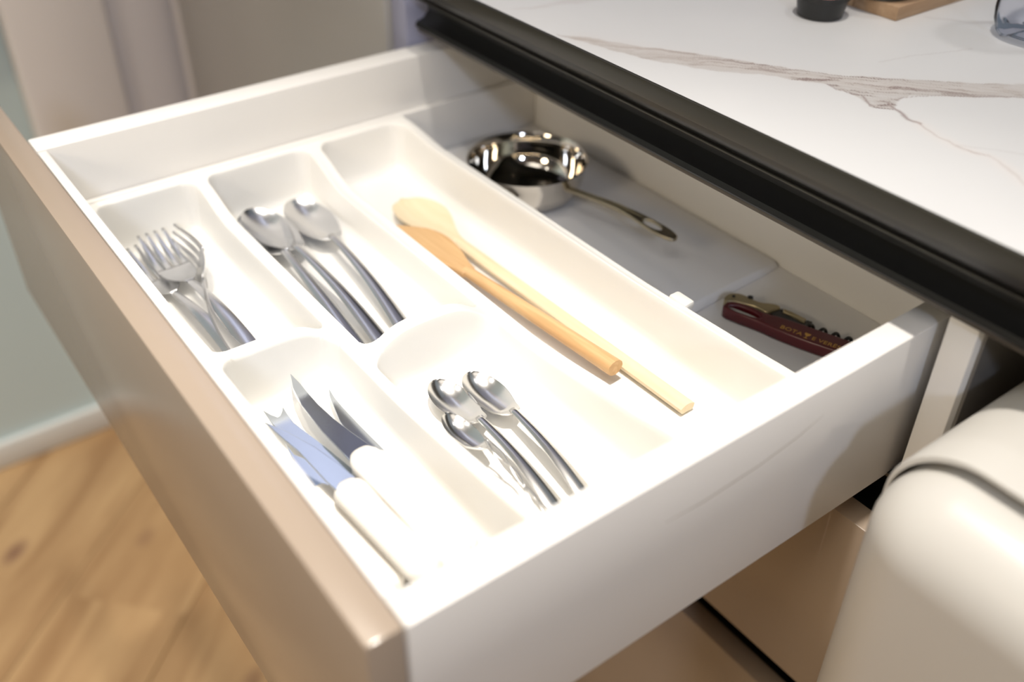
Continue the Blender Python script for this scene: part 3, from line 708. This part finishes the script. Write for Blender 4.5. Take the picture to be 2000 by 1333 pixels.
ca_ = me.color_attributes.new('Col', 'FLOAT_COLOR', 'POINT'); buf = np.ones((X.size, 4), np.float32); buf[:, :3] = np.clip(C3.reshape(-1, 3), 0, 1); ca_.data.foreach_set('color', buf.ravel())
marble = mat('marble_laminate', (0.8, 0.79, 0.78), 0.38); an = N(marble, 'ShaderNodeVertexColor'); an.layer_name = 'Col'; L(marble, an.outputs[0], marble.node_tree.nodes['Principled BSDF'].inputs['Base Color'])
wt = empty('worktop', wb); tag(wt, 'white marble-look worktop with grey-brown veining and a black front edge', 'worktop')
mesh_obj('marble_surface', me, marble, wt)
box('dark_edge', (0.3205, 0.955, -0.62, 0.5300, 0.0640, 0.0762), black_lam, wt, 0.0008, wb)['label'] = 'black laminate edge'

# ------------------------------------------------------------------ things on the worktop
cb = (0.5130, 0.2385, R0 + WZ)
cup = empty('sauce_cup', cb); cup.scale = (1, 1, 0.84); tag(cup, 'small black cup of red spread standing on the marble worktop', 'cup')
bm_obj('cup_body', lathe_bm([(0, 0), (0.0152, 0), (0.0166, 0.001), (0.0192, 0.0165), (0.0203, 0.0170), (0.0203, 0.0208), (0.0190, 0.0208), (0.0186, 0.0175), (0.0160, 0.004), (0, 0.003)], 48), cup_m, cup, 'auto')
prof = [(0.0, 0.0215), (0.006, 0.0222), (0.012, 0.0208), (0.0160, 0.0200), (0.0186, 0.0185), (0.0172, 0.010), (0, 0.008)]
bm = lathe_bm(prof, 48)
for v in bm.verts: v.co.z += 0.0012 * math.sin(v.co.x * 900) * math.cos(v.co.y * 800) * (v.co.z > 0.017)
o = bm_obj('spread', bm, red_food, cup, True); o['label'] = 'red spread'

bb = (0.68, 0.31, R0 + WZ)
bd = empty('cutting_board', bb); tag(bd, 'wooden cutting board lying on the marble worktop', 'cutting board')
for k, (y0, y1) in enumerate(((0.196, 0.235), (0.2352, 0.275), (0.2752, 0.318), (0.3182, 0.36), (0.3602, 0.40))):
    bm_obj('stave', box_bm(0.5475 - bb[0], 0.81 - bb[0], y0 - bb[1], y1 - bb[1], 0.0, 0.0105, 0.0008), board_m, bd, 'auto')
db_ = (0.5665, 0.2260, R0 + WZ + 0.0107)
ds = empty('dipping_dish', db_); tag(ds, 'small white dish standing on the wooden cutting board', 'dish')
bm_obj('dish_body', lathe_bm([(0, 0), (0.020, 0), (0.0225, 0.002), (0.030, 0.020), (0.0312, 0.0215), (0.0298, 0.0215), (0.021, 0.004), (0, 0.003)], 48), white_cer, ds, 'auto')
bm_obj('foot_ring', lathe_bm([(0.0195, -0.0001), (0.0232, -0.0001), (0.0232, 0.0018), (0.0195, 0.0018)], 48), black_lam, ds, 'auto')

bt = (0.6015, 0.1180, R0 + WZ)
bo = empty('water_bottle', bt); tag(bo, 'clear plastic water bottle standing on the marble worktop, cut by the photo edge', 'bottle')
def bottle_bm(off, top, ribs=True):
    bm = bmesh.new(); rings = []; n = 80
    prof = [(0.0, 0.006), (0.008, 0.005), (0.016, 0.0022), (0.0215, 0.0006), (0.0255, 0.0012), (0.0290, 0.0050), (0.0305, 0.0110), (0.0312, 0.018), (0.0310, 0.024), (0.0298, 0.027), (0.0310, 0.030)]
    z = 0.034
    while z < 0.15:
        prof += [(0.0312, z), (0.0312, z + 0.006), (0.0302, z + 0.009)]; z += 0.012
    prof += [(0.0305, 0.158), (0.024, 0.180), (0.0135, 0.196), (0.0130, 0.205)]
    prof = [(max(r - off, 0), zz + off * 0.9) for r, zz in prof if zz <= top]
    for r, zz in prof:
        if r < 1e-5: rings.append([bm.verts.new((0, 0, zz))]); continue
        ring = []
        for k in range(n):
            th = 2 * math.pi * k / n
            q = 0.0026 * max(0, math.cos(th * 5)) ** 2 if 0.010 < r and zz < 0.010 else 0
            rr = r * (1 - (0.05 * (0.5 - 0.5 * math.cos(th * 5))) * (1 - min(zz / 0.02, 1)))
            ring.append(bm.verts.new((rr * math.cos(th), rr * math.sin(th), zz + (0.0026 - q if zz < 0.010 and r > 0.010 else 0))))
        rings.append(ring)
    for a, b in zip(rings[:-1], rings[1:]):
        for k in range(n):
            k2 = (k + 1) % n
            if len(a) == 1: bm.faces.new((a[0], b[k], b[k2]))
            else: bm.faces.new((a[k], a[k2], b[k2], b[k]))
    bm.faces.new(rings[-1])
    return bm
bm_obj('bottle_shell', bottle_bm(0.0, 0.21), glass, bo, True)
bm_obj('inner_wall', bottle_bm(0.0009, 0.165), glass, bo, True)
tx = text_mesh('lettering', 'Digjma', 0.0075, ink_m, bo, (0, 0, 0), (0, 0, 0), 0.00005)
# wrap the printing round the bottle, facing the camera side
a0 = math.atan2(-0.80, -0.60) - 0.36
for v in tx.data.vertices:
    a = a0 + v.co.x / 0.0314; v.co = Vector((0.0315 * math.cos(a), 0.0315 * math.sin(a), 0.0545 + v.co.y))
bm_obj('cap', lathe_bm([(0, 0.223), (0.0150, 0.223), (0.0155, 0.221), (0.0155, 0.207), (0.0135, 0.206), (0.0, 0.2055)], 40), ink_m, bo, 'auto')

# ------------------------------------------------------------------ next cabinet bay and the waste bin
b1 = (0.62, -0.32, 0.0)
bay = empty('base_cabinet', b1); tag(bay, 'open doorless cabinet bay under the worktop, holding the white waste bin', 'cabinet')
box('side_panel', (0.345, 0.90, -0.362, -0.344, -R0 + 0.10, 0.0155), melamine, bay, 0.0006, b1)
box('side_panel', (0.352, 0.88, -0.0275, -0.0257, -R0 + 0.10, 0.0155), mat('bay_shade', (0.16, 0.15, 0.14), 0.5), bay, 0, b1)  # thin added sheet, the bay's shade put into its dark colour
box('back_panel', (0.88, 0.90, -0.344, -0.026, -R0, 0.0155), black_lam, bay, 0, b1)
b2 = (0.62, -0.49, 0.0)
ec = empty('base_cabinet', b2); tag(ec, 'closed cabinet under the near end of the worktop, beyond the waste bin', 'cabinet')
box('body', (0.3455, 0.90, -0.618, -0.363, -R0 + 0.10, 0.0155), melamine, ec, 0.001, b2)
box('door', (0.326, 0.345, -0.618, -0.364, -R0 + 0.10, -0.010), lacquer, ec, 0.0012, b2)
box('plinth', (0.385, 0.90, -0.618, -0.363, -R0, -R0 + 0.099), black_alu, ec, 0, b2)
def rrect(x0, x1, y0, y1, r, n=10):
    P = []
    for cx, cy, a0 in ((x1 - r, y1 - r, 0), (x0 + r, y1 - r, 90), (x0 + r, y0 + r, 180), (x1 - r, y0 + r, 270)):
        for k in range(n + 1):
            a = math.radians(a0 + 90 * k / n); P.append((cx + r * math.cos(a), cy + r * math.sin(a)))
    return P
nb = (0.43, -0.175, 0.0)
bn = empty('waste_bin', nb); tag(bn, 'white rounded waste bin with a lid, beside the open drawer at the lower right', 'waste bin')
def rounded_body(x0, x1, y0, y1, zb, zt, R_, cutx=None, floor_pts=False):
    bm = bmesh.new(); rings = []
    lv = [(zb, 0.004), (zb + 0.004, 0.0)] + [(zb + (zt - R_ - zb) * k / 4, 0.0) for k in range(1, 5)]
    for k in range(1, 13):
        a = math.radians(90 * k / 12); lv.append((zt - R_ + R_ * math.sin(a), R_ * (1 - math.cos(a))))
    for z, ins in lv:
        rc = max(R_ - ins, 0.0015)
        rings.append([bm.verts.new((px - nb[0], py - nb[1], z + R0)) for px, py in rrect(x0 + ins, x1 - ins, y0 + ins, y1 - ins, rc)])
    n = len(rings[0])
    for a, b in zip(rings[:-1], rings[1:]):
        for k in range(n): bm.faces.new((a[k], a[(k + 1) % n], b[(k + 1) % n], b[k]))
    bm.faces.new(rings[0][::-1]); bm.faces.new(rings[-1])
    return bm
bm_obj('bin_body', rounded_body(0.2290, 0.620, -0.330, -0.0395, -R0, -0.0160, 0.042), bin_m, bn, 'auto')
# the lid: a thin shell over the shoulder, set back from the front
prof = []
x0_, x1_, y1_, y0_, zt_, R_ = 0.2690, 0.618, -0.0375, -0.3325, -0.0050, 0.046
for k in range(0, 15):
    a = math.radians(90 * k / 14); prof.append((y1_ - R_ + R_ * math.cos(a), zt_ - R_ + R_ * math.sin(a)))
prof = [(y1_, zt_ - R_ - 0.012)] + prof
prof += [(2 * (y0_ + y1_) / 2 - y, z) for y, z in prof[::-1]]
inner = [(y + (0.0022 if y < (y0_ + y1_) / 2 else -0.0022) * (1 if z < zt_ - 0.002 else 0.5), z - 0.003) for y, z in prof]
bm = bmesh.new(); rg = []
for x, ins in ((x0_, 0.0016), (x0_ + 0.0006, 0.0005), (x0_ + 0.002, 0.0), (x1_, 0.0)):
    cyy = (y0_ + y1_) / 2
    o_ = [bm.verts.new((x - nb[0], (cyy + (y - cyy) * (1 - ins / 0.15)) - nb[1], z - ins + R0)) for y, z in prof]
    i_ = [bm.verts.new((x - nb[0], y - nb[1], z + R0)) for y, z in inner[::-1]]
    rg.append(o_ + i_)
n = len(rg[0])
for a, b in zip(rg[:-1], rg[1:]):
    for k in range(n): bm.faces.new((a[k], a[(k + 1) % n], b[(k + 1) % n], b[k]))
h_ = n // 2
for r_ in (rg[0], rg[-1]):
    for k in range(h_ - 1): bm.faces.new((r_[k], r_[k + 1], r_[n - 2 - k], r_[n - 1 - k]))
bm_obj('lid', bm, bin_m, bn, 'auto')
